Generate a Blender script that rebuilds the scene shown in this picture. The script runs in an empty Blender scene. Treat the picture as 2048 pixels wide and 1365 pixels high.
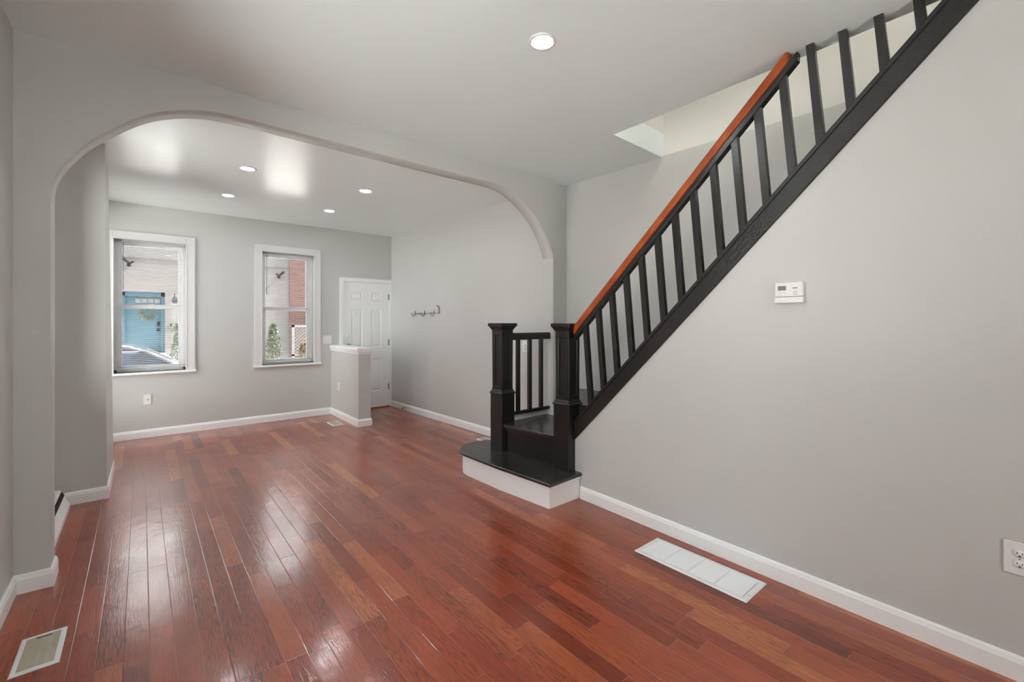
import bpy, math, random
from mathutils import Vector, Matrix
random.seed(7)
sc = bpy.context.scene
COL = sc.collection

# ------------------------------------------------------------------ camera
YAW = math.radians(39.78)
cam_d = bpy.data.cameras.new('camera')
cam = bpy.data.objects.new('camera', cam_d)
COL.objects.link(cam)
cam.location = (0, 0, 1.35)
cam.rotation_euler = (math.radians(90), 0, -YAW)
cam_d.sensor_width = 36
cam_d.lens = 890.0 / 2048 * 36
cam_d.shift_y = -39.5 / 2048
cam_d.clip_start = 0.02
sc.camera = cam

# ------------------------------------------------------------------ exposure, sky, sun
sc.view_settings.view_transform = 'Standard'
sc.view_settings.look = 'None'
sc.view_settings.gamma = 1
sc.view_settings.exposure = 1.93
sc.view_settings.use_curve_mapping = False
sc.cycles.max_bounces = 12
sc.cycles.diffuse_bounces = 8
sc.cycles.glossy_bounces = 5
sc.cycles.transparent_max_bounces = 24
sc.cycles.sample_clamp_indirect = 6.0
sc.cycles.caustics_reflective = False
sc.cycles.caustics_refractive = False

SKY = 2.3
CAN = 56.0          # radiance of every recessed ceiling lamp
UP = 64.0            # radiance of the lamp over the stairwell
w = bpy.data.worlds.new('sky')
sc.world = w
w.use_nodes = True
nt = w.node_tree
bgn = nt.nodes['Background']
tc = nt.nodes.new('ShaderNodeTexCoord')
sx = nt.nodes.new('ShaderNodeSeparateXYZ')
cr = nt.nodes.new('ShaderNodeValToRGB')
nt.links.new(tc.outputs['Generated'], sx.inputs[0])
nt.links.new(sx.outputs['Z'], cr.inputs[0])
cr.color_ramp.elements[0].color = (0.95, 0.925, 0.89, 1)
cr.color_ramp.elements[1].color = (0.86, 0.925, 1.0, 1)
nt.links.new(cr.outputs[0], bgn.inputs['Color'])
bgn.inputs['Strength'].default_value = SKY
sun_d = bpy.data.lights.new('sun', 'SUN')
sun = bpy.data.objects.new('sun', sun_d)
COL.objects.link(sun)
sun_d.energy = 17.0
sun_d.angle = math.radians(3)
sun_d.color = (1.0, 0.93, 0.86)
sun.rotation_euler = Vector((-math.cos(math.radians(5)) * .643, math.sin(math.radians(5)) * .643, -.766)).to_track_quat('-Z', 'Y').to_euler()   # along the street, just grazing the far fronts
sun.location = (0, -4, 9)

# ------------------------------------------------------------------ mesh helpers
class MB:
    def __init__(s):
        s.v = []; s.f = []; s.smooth = []
    def add(s, vs, fs, smooth=False):
        o = len(s.v)
        s.v += [tuple(p) for p in vs]
        s.f += [tuple(i + o for i in f) for f in fs]
        s.smooth += [smooth] * len(fs)
        return s
    def box(s, x0, x1, y0, y1, z0, z1):
        vs = [(x0,y0,z0),(x1,y0,z0),(x1,y1,z0),(x0,y1,z0),(x0,y0,z1),(x1,y0,z1),(x1,y1,z1),(x0,y1,z1)]
        return s.add(vs, [(0,3,2,1),(4,5,6,7),(0,1,5,4),(1,2,6,5),(2,3,7,6),(3,0,4,7)])
    def hexa(s, bottom, top):
        n = len(bottom)
        vs = list(bottom) + list(top)
        fs = [tuple(reversed(range(n))), tuple(range(n, 2*n))]
        for i in range(n):
            j = (i+1) % n
            fs.append((i, j, n+j, n+i))
        return s.add(vs, fs)
    def prism_z(s, poly, z0, z1):
        f0 = z0 if callable(z0) else (lambda x, y: z0)
        f1 = z1 if callable(z1) else (lambda x, y: z1)
        return s.hexa([(x, y, f0(x, y)) for x, y in poly], [(x, y, f1(x, y)) for x, y in poly])
    def prism_x(s, poly, fx0, fx1):
        """polygon in (y,z); x0/x1 may be functions of y"""
        f0 = fx0 if callable(fx0) else (lambda y: fx0)
        f1 = fx1 if callable(fx1) else (lambda y: fx1)
        return s.hexa([(f0(y), y, z) for y, z in poly], [(f1(y), y, z) for y, z in poly])
    def prism_y(s, poly, fy0, fy1):
        """polygon in (x,z); y0/y1 may be functions of x"""
        f0 = fy0 if callable(fy0) else (lambda x: fy0)
        f1 = fy1 if callable(fy1) else (lambda x: fy1)
        return s.hexa([(x, f0(x), z) for x, z in poly], [(x, f1(x), z) for x, z in poly])
    def sweep(s, prof, path, closed=False):
        """prof: list of (out, up), out is to the LEFT of the walking direction; path: (x,y) or (x,y,z)"""
        P = [Vector((p[0], p[1])) for p in path]
        Zs = [p[2] if len(p) > 2 else 0 for p in path]
        n = len(P); rings = []
        for i in range(n):
            if closed:
                a = (P[i] - P[i-1]).normalized(); b = (P[(i+1) % n] - P[i]).normalized()
            else:
                a = (P[i] - P[i-1]).normalized() if i > 0 else None
                b = (P[i+1] - P[i]).normalized() if i < n-1 else None
                if a is None: a = b
                if b is None: b = a
            na = Vector((-a.y, a.x)); nb = Vector((-b.y, b.x))
            m = na + nb
            if m.length < 1e-6: m = na
            m.normalize()
            k = 1.0 / max(0.3, m.dot(na))
            rings.append([(P[i].x + m.x*o*k, P[i].y + m.y*o*k, Zs[i] + u) for o, u in prof])
        m_ = len(prof); vs = [q for r in rings for q in r]; fs = []
        cnt = n if closed else n-1
        for i in range(cnt):
            j = (i+1) % n
            for k in range(m_):
                l = (k+1) % m_
                fs.append((i*m_+k, i*m_+l, j*m_+l, j*m_+k))
        if not closed:
            fs.append(tuple(range(m_)))
            fs.append(tuple(reversed(range((n-1)*m_, n*m_))))
        return s.add(vs, fs)
    def tube(s, pts, r, n=10, caps=True):
        pts = [Vector(p) for p in pts]; rings = []
        for i, p in enumerate(pts):
            d = (pts[min(i+1, len(pts)-1)] - pts[max(i-1, 0)]).normalized()
            up = Vector((0,0,1)) if abs(d.z) < 0.9 else Vector((1,0,0))
            a = d.cross(up).normalized(); b = a.cross(d)
            rr = r[i] if isinstance(r, (list, tuple)) else r
            rings.append([p + a*math.cos(2*math.pi*k/n)*rr + b*math.sin(2*math.pi*k/n)*rr for k in range(n)])
        vs = [tuple(q) for rg in rings for q in rg]; fs = []
        for i in range(len(pts)-1):
            for k in range(n):
                l = (k+1) % n
                fs.append((i*n+k, i*n+l, (i+1)*n+l, (i+1)*n+k))
        s.add(vs, fs, True)
        if caps:
            o = len(s.v) - len(vs)
            s.f.append(tuple(o+k for k in reversed(range(n)))); s.smooth.append(False)
            s.f.append(tuple(o+(len(pts)-1)*n+k for k in range(n))); s.smooth.append(False)
        return s
    def lathe(s, prof, c=(0,0,0), n=32, axis='z', smooth=True):
        vs = []; fs = []
        for r, h in prof:
            for k in range(n):
                a = 2*math.pi*k/n
                x, y = r*math.cos(a), r*math.sin(a)
                if axis == 'z': vs.append((c[0]+x, c[1]+y, c[2]+h))
                elif axis == 'y': vs.append((c[0]+x, c[1]+h, c[2]+y))
                else: vs.append((c[0]+h, c[1]+x, c[2]+y))
        m = len(prof)
        for i in range(m-1):
            for k in range(n):
                l = (k+1) % n
                fs.append((i*n+k, i*n+l, (i+1)*n+l, (i+1)*n+k))
        if prof[0][0] > 1e-5: fs.append(tuple(reversed(range(n))))
        if prof[-1][0] > 1e-5: fs.append(tuple(range((m-1)*n, m*n)))
        return s.add(vs, fs, smooth)

ORI = {}
def root_of(o):
    while o.parent is not None: o = o.parent
    return o
def mesh_obj(name, mb, mat, parent=None, bevel=0.0, seg=2, local=False):
    me = bpy.data.meshes.new(name)
    vs = mb.v
    if parent is not None and not local:
        r = root_of(parent)
        loc, rz = ORI.get(r.name, (Vector((0,0,0)), 0.0))
        M = (Matrix.Translation(loc) @ Matrix.Rotation(rz, 4, 'Z')).inverted()
        vs = [tuple(M @ Vector(p)) for p in vs]
    me.from_pydata(vs, [], mb.f)
    me.validate()
    me.update()
    for p, sm in zip(me.polygons, mb.smooth): p.use_smooth = sm
    import bmesh
    bm = bmesh.new(); bm.from_mesh(me)
    bmesh.ops.remove_doubles(bm, verts=bm.verts, dist=1e-6)
    bmesh.ops.recalc_face_normals(bm, faces=bm.faces)
    bm.to_mesh(me); bm.free()
    o = bpy.data.objects.new(name, me)
    COL.objects.link(o)
    me.materials.append(mat)
    if parent is not None: o.parent = parent
    if bevel > 0:
        b = o.modifiers.new('bevel', 'BEVEL'); b.width = bevel; b.segments = seg
        b.limit_method = 'ANGLE'; b.angle_limit = math.radians(35)
    return o
def thing(name, label, cat, loc=(0,0,0), rz=0.0, group=None, kind=None):
    o = bpy.data.objects.new(name, None)
    COL.objects.link(o)
    o.empty_display_size = 0.1
    o.location = loc; o.rotation_euler = (0, 0, rz)
    ORI[o.name] = (Vector(loc), rz)
    o['label'] = label; o['category'] = cat
    if group: o['group'] = group
    if kind: o['kind'] = kind
    return o
def tag(o, label, cat, group=None, kind=None):
    o['label'] = label; o['category'] = cat
    if group: o['group'] = group
    if kind: o['kind'] = kind
    return o
def struct(name, mb, mat, label=None, cat=None, bevel=0.0):
    o = mesh_obj(name, mb, mat, None, bevel)
    o['kind'] = 'structure'
    if label: o['label'] = label
    if cat: o['category'] = cat
    return o

# ------------------------------------------------------------------ materials
def new_mat(name):
    m = bpy.data.materials.new(name); m.use_nodes = True
    return m, m.node_tree, m.node_tree.nodes['Principled BSDF']
def L(nt, a, b): nt.links.new(a, b)
def mth(nt, op, a, b=None, c=None):
    n = nt.nodes.new('ShaderNodeMath'); n.operation = op
    for i, x in enumerate((a, b, c)):
        if x is None: continue
        if isinstance(x, (int, float)): n.inputs[i].default_value = x
        else: nt.links.new(x, n.inputs[i])
    return n.outputs[0]
def noise(nt, vec, scale, detail=2, rough=0.5):
    n = nt.nodes.new('ShaderNodeTexNoise')
    n.inputs['Scale'].default_value = scale
    n.inputs['Detail'].default_value = detail
    n.inputs['Roughness'].default_value = rough
    if vec is not None: nt.links.new(vec, n.inputs['Vector'])
    return n.outputs[0]
def coords(nt, kind='Object', scale=(1,1,1), loc=(0,0,0)):
    t = nt.nodes.new('ShaderNodeTexCoord')
    m = nt.nodes.new('ShaderNodeMapping')
    m.inputs['Scale'].default_value = scale
    m.inputs['Location'].default_value = loc
    nt.links.new(t.outputs[kind], m.inputs[0])
    return m.outputs[0]
def ramp(nt, fac, stops):
    r = nt.nodes.new('ShaderNodeValToRGB')
    e = r.color_ramp.elements
    e[0].position, e[0].color = stops[0][0], (*stops[0][1], 1)
    e[1].position, e[1].color = stops[1][0], (*stops[1][1], 1)
    for p, c in stops[2:]:
        x = e.new(p); x.color = (*c, 1)
    nt.links.new(fac, r.inputs[0])
    return r.outputs[0]
def paint(name, col, rough=0.45, spec=0.5, var=0.03, bump=0.02, bscale=60, coat=0.0, coat_r=0.1, big=0.0):
    m, nt, b = new_mat(name)
    v = coords(nt)
    n1 = noise(nt, v, 2.3, 4)
    hi = tuple(min(1, c*(1+var)) for c in col); lo = tuple(c*(1-var) for c in col)
    L(nt, ramp(nt, n1, [(0.3, lo), (0.7, hi)]), b.inputs['Base Color'])
    b.inputs['Roughness'].default_value = rough
    b.inputs['Specular IOR Level'].default_value = spec
    b.inputs['Coat Weight'].default_value = coat
    b.inputs['Coat Roughness'].default_value = coat_r
    h = noise(nt, v, bscale, 3)
    if big: h = mth(nt, 'ADD', mth(nt, 'MULTIPLY', noise(nt, v, 1.6, 2), big), mth(nt, 'MULTIPLY', h, 1.0))
    bp = nt.nodes.new('ShaderNodeBump')
    bp.inputs['Strength'].default_value = bump
    bp.inputs['Distance'].default_value = 0.01
    L(nt, h, bp.inputs['Height'])
    L(nt, bp.outputs[0], b.inputs['Normal'])
    return m

M = {}
M['wall'] = paint('grey_wall_paint', (0.555, 0.563, 0.55), 0.42, 0.5, 0.012, 0.05, 45, big=6)
M['stairwall'] = paint('cream_wall_paint', (0.72, 0.72, 0.695), 0.5, 0.4, 0.012, 0.03, 45)
M['ceil'] = paint('glossy_ceiling_paint', (0.82, 0.89, 0.89), 0.24, 0.40, 0.01, 0.035, 18, big=14)
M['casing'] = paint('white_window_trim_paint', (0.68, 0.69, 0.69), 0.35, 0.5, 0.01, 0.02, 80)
M['ceilfront'] = paint('satin_ceiling_paint', (0.81, 0.885, 0.89), 0.34, 0.75, 0.01, 0.03, 18, big=14)
M['trim'] = paint('white_trim_paint', (0.87, 0.895, 0.895), 0.3, 0.5, 0.01, 0.02, 80)
M['vinyl'] = paint('white_vinyl', (0.87, 0.875, 0.88), 0.35, 0.5, 0.008, 0.0, 80)
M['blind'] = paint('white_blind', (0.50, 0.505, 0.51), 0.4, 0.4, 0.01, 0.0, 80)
M['plastic'] = paint('white_plastic', (0.78, 0.785, 0.78), 0.3, 0.5, 0.01, 0.0, 80)
M['riser'] = paint('white_riser_paint', (0.88, 0.90, 0.89), 0.5, 0.4, 0.02, 0.08, 40, big=3)
M['black'] = paint('black_gloss_paint', (0.015, 0.0148, 0.0145), 0.28, 0.45, 0.25, 0.18, 55, big=0.3)
M['tread'] = paint('worn_black_paint', (0.034, 0.033, 0.032), 0.25, 0.6, 0.45, 0.12, 30, big=1)
M['steel'] = paint('brushed_steel', (0.35, 0.35, 0.34), 0.35, 0.5, 0.05, 0.0, 80)
for k in ('steel',): M[k].node_tree.nodes['Principled BSDF'].inputs['Metallic'].default_value = 0.9
M['dark'] = paint('dark_gap', (0.02, 0.02, 0.02), 0.7, 0.2, 0.1, 0.0)
M['brass'] = paint('aged_brass', (0.40, 0.33, 0.22), 0.35, 0.5, 0.05, 0.0)
M['brass'].node_tree.nodes['Principled BSDF'].inputs['Metallic'].default_value = 0.9
M['lcd'] = paint('grey_display', (0.13, 0.13, 0.125), 0.25, 0.5, 0.02, 0.0)
M['greyprint'] = paint('grey_print', (0.20, 0.20, 0.20), 0.5, 0.3, 0.02, 0.0)
M['beige'] = paint('beige_grille', (0.52, 0.46, 0.37), 0.45, 0.4, 0.06, 0.0)
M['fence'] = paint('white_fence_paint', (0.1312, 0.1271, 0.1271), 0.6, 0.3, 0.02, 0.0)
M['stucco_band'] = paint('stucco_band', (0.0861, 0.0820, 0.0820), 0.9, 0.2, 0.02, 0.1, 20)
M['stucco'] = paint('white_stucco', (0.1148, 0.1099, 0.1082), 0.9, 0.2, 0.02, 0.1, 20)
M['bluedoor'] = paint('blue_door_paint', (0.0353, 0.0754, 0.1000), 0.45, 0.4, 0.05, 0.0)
M['asphalt'] = paint('asphalt', (0.15, 0.15, 0.15), 0.9, 0.2, 0.15, 0.2, 30)
M['concrete'] = paint('sidewalk_concrete', (0.70, 0.70, 0.69), 0.9, 0.2, 0.08, 0.1, 20)
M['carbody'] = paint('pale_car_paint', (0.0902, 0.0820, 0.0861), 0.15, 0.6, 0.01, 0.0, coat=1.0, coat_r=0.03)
M['carglass'] = paint('dark_car_glass', (0.05, 0.07, 0.10), 0.05, 0.8, 0.01, 0.0)
M['rubber'] = paint('tyre_rubber', (0.02, 0.02, 0.02), 0.8, 0.3, 0.05, 0.0)
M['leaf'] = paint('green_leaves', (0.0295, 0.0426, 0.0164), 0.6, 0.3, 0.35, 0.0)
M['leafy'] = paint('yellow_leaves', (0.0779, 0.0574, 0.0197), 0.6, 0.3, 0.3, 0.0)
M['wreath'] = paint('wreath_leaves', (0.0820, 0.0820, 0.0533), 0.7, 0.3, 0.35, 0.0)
M['bark'] = paint('shrub_stem', (0.12, 0.08, 0.05), 0.8, 0.3, 0.2, 0.0)
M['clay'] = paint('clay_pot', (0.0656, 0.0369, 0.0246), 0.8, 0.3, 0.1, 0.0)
M['lampdark'] = paint('dark_fixture', (0.006, 0.006, 0.007), 0.85, 0.08, 0.05, 0.0)
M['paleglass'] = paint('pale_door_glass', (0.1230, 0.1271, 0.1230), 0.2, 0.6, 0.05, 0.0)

def emit(name, col, s):
    m, nt, b = new_mat(name)
    b.inputs['Base Color'].default_value = (0.9, 0.9, 0.9, 1)
    b.inputs['Emission Color'].default_value = (*col, 1)
    b.inputs['Emission Strength'].default_value = s
    return m
M['lamp'] = emit('lamp_diffuser_light', (0.95, 0.995, 1.03), CAN)
M['lampup'] = emit('stairwell_lamp_light', (1.0, 0.955, 0.89), UP)

def glass():
    m = bpy.data.materials.new('clear_window_glass'); m.use_nodes = True
    nt = m.node_tree; nt.nodes.clear()
    o = nt.nodes.new('ShaderNodeOutputMaterial'); mx = nt.nodes.new('ShaderNodeMixShader')
    t = nt.nodes.new('ShaderNodeBsdfTransparent'); g = nt.nodes.new('ShaderNodeBsdfGlossy')
    fr = nt.nodes.new('ShaderNodeFresnel'); fr.inputs[0].default_value = 1.3
    t.inputs[0].default_value = (0.97, 0.98, 0.975, 1); g.inputs['Roughness'].default_value = 0.0
    L(nt, fr.outputs[0], mx.inputs[0]); L(nt, t.outputs[0], mx.inputs[1]); L(nt, g.outputs[0], mx.inputs[2])
    L(nt, mx.outputs[0], o.inputs[0])
    return m
M['glass'] = glass()

def wood_rail():
    m, nt, b = new_mat('red_brown_stained_wood')
    v = coords(nt, scale=(8, 1.2, 1.2))
    n = noise(nt, v, 9, 4, 0.6)
    L(nt, ramp(nt, n, [(0.3, (0.24, 0.044, 0.011)), (0.7, (0.40, 0.088, 0.020))]), b.inputs['Base Color'])
    b.inputs['Specular IOR Level'].default_value = 0.25
    b.inputs['Roughness'].default_value = 0.42
    return m
M['rail'] = wood_rail()

def brick():
    m, nt, b = new_mat('red_brick')
    t = nt.nodes.new('ShaderNodeTexCoord'); mp = nt.nodes.new('ShaderNodeMapping')
    mp.inputs['Rotation'].default_value = (math.radians(90), 0, 0)
    L(nt, t.outputs['Object'], mp.inputs[0])
    k = nt.nodes.new('ShaderNodeTexBrick')
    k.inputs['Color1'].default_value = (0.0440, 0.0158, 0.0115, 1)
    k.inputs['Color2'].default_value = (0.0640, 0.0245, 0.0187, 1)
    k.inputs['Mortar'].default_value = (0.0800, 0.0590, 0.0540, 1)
    k.inputs['Scale'].default_value = 1.0
    k.inputs['Mortar Size'].default_value = 0.010
    k.inputs['Brick Width'].default_value = 0.22
    k.inputs['Row Height'].default_value = 0.085
    L(nt, mp.outputs[0], k.inputs['Vector'])
    L(nt, k.outputs[0], b.inputs['Base Color'])
    b.inputs['Roughness'].default_value = 0.9
    return m
M['brick'] = brick()

def floor_mat():
    m, nt, b = new_mat('mahogany_stained_oak_boards')
    W = 0.0822
    t = nt.nodes.new('ShaderNodeTexCoord'); s = nt.nodes.new('ShaderNodeSeparateXYZ')
    L(nt, t.outputs['Object'], s.inputs[0])
    X, Y = s.outputs['X'], s.outputs['Y']
    # boards run along Y; the last board by the front wall runs along X
    hd = mth(nt, 'GREATER_THAN', Y, 6.56)
    inv = mth(nt, 'SUBTRACT', 1.0, hd)
    across = mth(nt, 'ADD', mth(nt, 'MULTIPLY', X, inv), mth(nt, 'MULTIPLY', mth(nt, 'SUBTRACT', Y, 6.56 + 0.056 - W*0.0), hd))
    along = mth(nt, 'ADD', mth(nt, 'MULTIPLY', Y, inv), mth(nt, 'MULTIPLY', X, hd))
    u = mth(nt, 'DIVIDE', mth(nt, 'ADD', across, 0.056 + W*40), W)
    row = mth(nt, 'FLOOR', u); fu = mth(nt, 'FRACT', u)
    def rnd(a, k):
        wn = nt.nodes.new('ShaderNodeTexWhiteNoise'); wn.noise_dimensions = '2D'
        cb = nt.nodes.new('ShaderNodeCombineXYZ')
        L(nt, a, cb.inputs[0])
        if isinstance(k, (int, float)): cb.inputs[1].default_value = k
        else: L(nt, k, cb.inputs[1])
        L(nt, cb.outputs[0], wn.inputs['Vector'])
        return wn.outputs['Value'], wn.outputs['Color']
    r0, _ = rnd(row, 3.3)
    v = mth(nt, 'ADD', mth(nt, 'DIVIDE', along, 0.78), mth(nt, 'MULTIPLY', r0, 17.0))
    v = mth(nt, 'ADD', v, 40.0)
    k0 = mth(nt, 'FLOOR', v); fv = mth(nt, 'FRACT', v)
    j0, _ = rnd(row, k0)
    j = mth(nt, 'MULTIPLY', j0, 0.6)
    lt = mth(nt, 'LESS_THAN', fv, j)
    bid = mth(nt, 'SUBTRACT', k0, lt)
    rb, rc = rnd(mth(nt, 'ADD', row, 91.0), bid)
    rb2, _ = rnd(mth(nt, 'ADD', row, 377.0), bid)
    base = ramp(nt, rb, [(0.0, (0.20, 0.032, 0.012)), (1.0, (0.50, 0.150, 0.050)), (0.10, (0.27, 0.043, 0.015)), (0.50, (0.31, 0.056, 0.020)),
                         (0.84, (0.345, 0.068, 0.025)), (0.95, (0.40, 0.095, 0.034))])
    # grain: stretched noise, offset per board
    off = nt.nodes.new('ShaderNodeCombineXYZ')
    L(nt, mth(nt, 'ADD', mth(nt, 'MULTIPLY', across, 14.0), mth(nt, 'MULTIPLY', rb2, 50.0)), off.inputs[0])
    L(nt, mth(nt, 'ADD', mth(nt, 'MULTIPLY', along, 1.1), mth(nt, 'MULTIPLY', rb, 40.0)), off.inputs[1])
    L(nt, rb2, off.inputs[2])
    g1 = noise(nt, off.outputs[0], 1.6, 3, 0.55)
    rings = mth(nt, 'FRACT', mth(nt, 'MULTIPLY', g1, 13.0))
    rings = mth(nt, 'POWER', mth(nt, 'ABSOLUTE', mth(nt, 'SUBTRACT', mth(nt, 'MULTIPLY', rings, 2.0), 1.0)), 2.2)
    fine_v = nt.nodes.new('ShaderNodeCombineXYZ')
    L(nt, mth(nt, 'MULTIPLY', across, 260.0), fine_v.inputs[0])
    L(nt, mth(nt, 'MULTIPLY', along, 7.0), fine_v.inputs[1])
    L(nt, rb, fine_v.inputs[2])
    fine = noise(nt, fine_v.outputs[0], 1.0, 3, 0.6)
    blot_v = nt.nodes.new('ShaderNodeCombineXYZ')
    L(nt, mth(nt, 'MULTIPLY', across, 9.0), blot_v.inputs[0]); L(nt, mth(nt, 'MULTIPLY', along, 2.2), blot_v.inputs[1])
    L(nt, rb, blot_v.inputs[2])
    blot = noise(nt, blot_v.outputs[0], 1.0, 3, 0.6)
    amt = mth(nt, 'ADD', 0.18, mth(nt, 'MULTIPLY', mth(nt, 'MULTIPLY', rb2, rb2), 0.52))
    dark = mth(nt, 'SUBTRACT', 1.0, mth(nt, 'MULTIPLY', rings, amt))
    dark = mth(nt, 'MULTIPLY', dark, mth(nt, 'ADD', 0.62, mth(nt, 'MULTIPLY', fine, 0.72)))
    dark = mth(nt, 'MULTIPLY', dark, mth(nt, 'ADD', 0.62, mth(nt, 'MULTIPLY', blot, 0.76)))
    mul = nt.nodes.new('ShaderNodeVectorMath'); mul.operation = 'SCALE'
    L(nt, base, mul.inputs[0]); L(nt, dark, mul.inputs['Scale'])
    # seams
    eu = mth(nt, 'MULTIPLY', mth(nt, 'MINIMUM', fu, mth(nt, 'SUBTRACT', 1.0, fu)), W)
    ev = mth(nt, 'MULTIPLY', mth(nt, 'ABSOLUTE', mth(nt, 'SUBTRACT', fv, j)), 0.78)
    eh = mth(nt, 'ABSOLUTE', mth(nt, 'SUBTRACT', Y, 6.56))
    e = mth(nt, 'MINIMUM', mth(nt, 'MINIMUM', eu, ev), eh)
    seam = mth(nt, 'LESS_THAN', e, 0.0009)
    rs, _ = rnd(mth(nt, 'ROUND', u), 8.8)
    seamcol = ramp(nt, rs, [(0.35, (0.05, 0.018, 0.012)), (0.55, (0.36, 0.16, 0.10))])
    mx = nt.nodes.new('ShaderNodeMix'); mx.data_type = 'RGBA'
    L(nt, mth(nt, 'MULTIPLY', seam, 0.8), mx.inputs[0])
    L(nt, mul.outputs[0], mx.inputs[6]); L(nt, seamcol, mx.inputs[7])
    # pale scuffs and dust specks
    sp = nt.nodes.new('ShaderNodeTexVoronoi'); sp.inputs['Scale'].default_value = 9.0
    L(nt, t.outputs['Object'], sp.inputs['Vector'])
    speck = mth(nt, 'LESS_THAN', sp.outputs['Distance'], 0.016)
    mx2 = nt.nodes.new('ShaderNodeMix'); mx2.data_type = 'RGBA'
    mx2.inputs[7].default_value = (0.55, 0.47, 0.42, 1)
    L(nt, mth(nt, 'MULTIPLY', speck, 0.6), mx2.inputs[0]); L(nt, mx.outputs[2], mx2.inputs[6])
    L(nt, mx2.outputs[2], b.inputs['Base Color'])
    # finish: satin film with patches, wavy with the grain
    wv = noise(nt, t.outputs['Object'], 3.5, 3, 0.5)
    L(nt, mth(nt, 'ADD', 0.27, mth(nt, 'MULTIPLY', wv, 0.20)), b.inputs['Roughness'])
    b.inputs['Specular IOR Level'].default_value = 0.2
    b.inputs['Coat Weight'].default_value = 0.85
    L(nt, mth(nt, 'ADD', 0.03, mth(nt, 'MULTIPLY', wv, 0.22)), b.inputs['Coat Roughness'])
    hgt = mth(nt, 'MULTIPLY', mth(nt, 'MINIMUM', mth(nt, 'DIVIDE', e, 0.0022), 1.0), 0.9)
    hgt = mth(nt, 'ADD', hgt, mth(nt, 'MULTIPLY', fine, 0.30))
    hgt = mth(nt, 'ADD', hgt, mth(nt, 'MULTIPLY', rings, -0.18))
    hgt = mth(nt, 'ADD', hgt, mth(nt, 'MULTIPLY', noise(nt, t.outputs['Object'], 11, 2), 2.2))
    hgt = mth(nt, 'ADD', hgt, mth(nt, 'MULTIPLY', rb2, 0.5))
    bp = nt.nodes.new('ShaderNodeBump')
    bp.inputs['Strength'].default_value = 0.35; bp.inputs['Distance'].default_value = 0.0016
    L(nt, hgt, bp.inputs['Height']); L(nt, bp.outputs[0], b.inputs['Normal'])
    bc = nt.nodes.new('ShaderNodeBump')
    bc.inputs['Strength'].default_value = 0.25; bc.inputs['Distance'].default_value = 0.0016
    L(nt, hgt, bc.inputs['Height']); L(nt, bc.outputs[0], b.inputs['Coat Normal'])
    return m
M['floor'] = floor_mat()

# ------------------------------------------------------------------ plan of the house
YW = 6.69                                            # inner face of the street wall
def ceil_z(x, y=0): return 2.79 - 0.0225 * (x + 0.49)   # the front room's ceiling is not quite level
def arch_y(x): return 3.26 - 0.0529 * (x + 0.49)        # face of the arched wall, slightly askew
def xs(y): return 2.578 - 0.0198 * (2.28 - y)           # wall under the stairs
XR = [(3.065, 6.70), (3.155, 4.0), (3.19, 3.21), (3.258, 3.06), (3.313, 2.02), (3.42, -0.1), (3.52, -2.3)]
YB = -2.3
ZB = 2.70                                            # back room ceiling

struct('floor', MB().box(-0.9, 3.9, YB - 0.2, YW + 0.2, -0.12, 0), M['floor'], 'glossy red-brown mahogany stained hardwood board floor', 'floor')

# ceilings
edge = lambda y: 2.661 - 0.0246 * (2.03 - y)
poly = [(-0.7, YB - .1), (edge(YB - .1), YB - .1), (edge(2.03), 2.03), (3.75, 2.03), (3.75, 3.19), (-0.7, 3.32)]
struct('ceiling', MB().prism_z(poly, ceil_z, lambda x, y: ceil_z(x) + 0.2), M['ceilfront'], 'glossy light grey ceiling of the room with the stairs', 'ceiling')
struct('ceiling', MB().prism_z([(-1.0, arch_y(-1.0)+.08), (3.75, arch_y(3.75)+.08), (3.75, YW + .15), (-1.0, YW + .15)], ZB, ZB + .12), M['ceil'], 'glossy white ceiling of the room beyond the arch, with four recessed lights', 'ceiling')

# walls
o = XR
wr = [(x, y) for x, y in XR] + [(3.9, YB), (3.9, 6.9), (3.065, 6.9)]
struct('wall_right', MB().prism_z(wr, 0, 2.718), M['wall'], 'light grey wall running behind the stairs', 'wall')
wr2 = [(3.325, 2.03), (3.42, -0.1), (3.52, -2.3), (3.9, YB), (3.9, 2.03)]
struct('wall_stairwell', MB().prism_z(wr2, 2.718, 5.2).box(2.66, 3.9, 2.031, 2.15, 2.72, 5.2)
       .prism_z([(edge(YB), YB), (edge(2.03), 2.03), (edge(2.03) - .1, 2.03), (edge(YB) - .1, YB)], 2.93, 5.2)
       .box(2.4, 3.9, YB - .1, YB, 2.93, 5.2).box(2.4, 3.9, YB - .1, 2.2, 5.2, 5.3),
       M['stairwall'], 'cream painted stairwell walls above the ceiling opening', 'wall')
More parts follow.
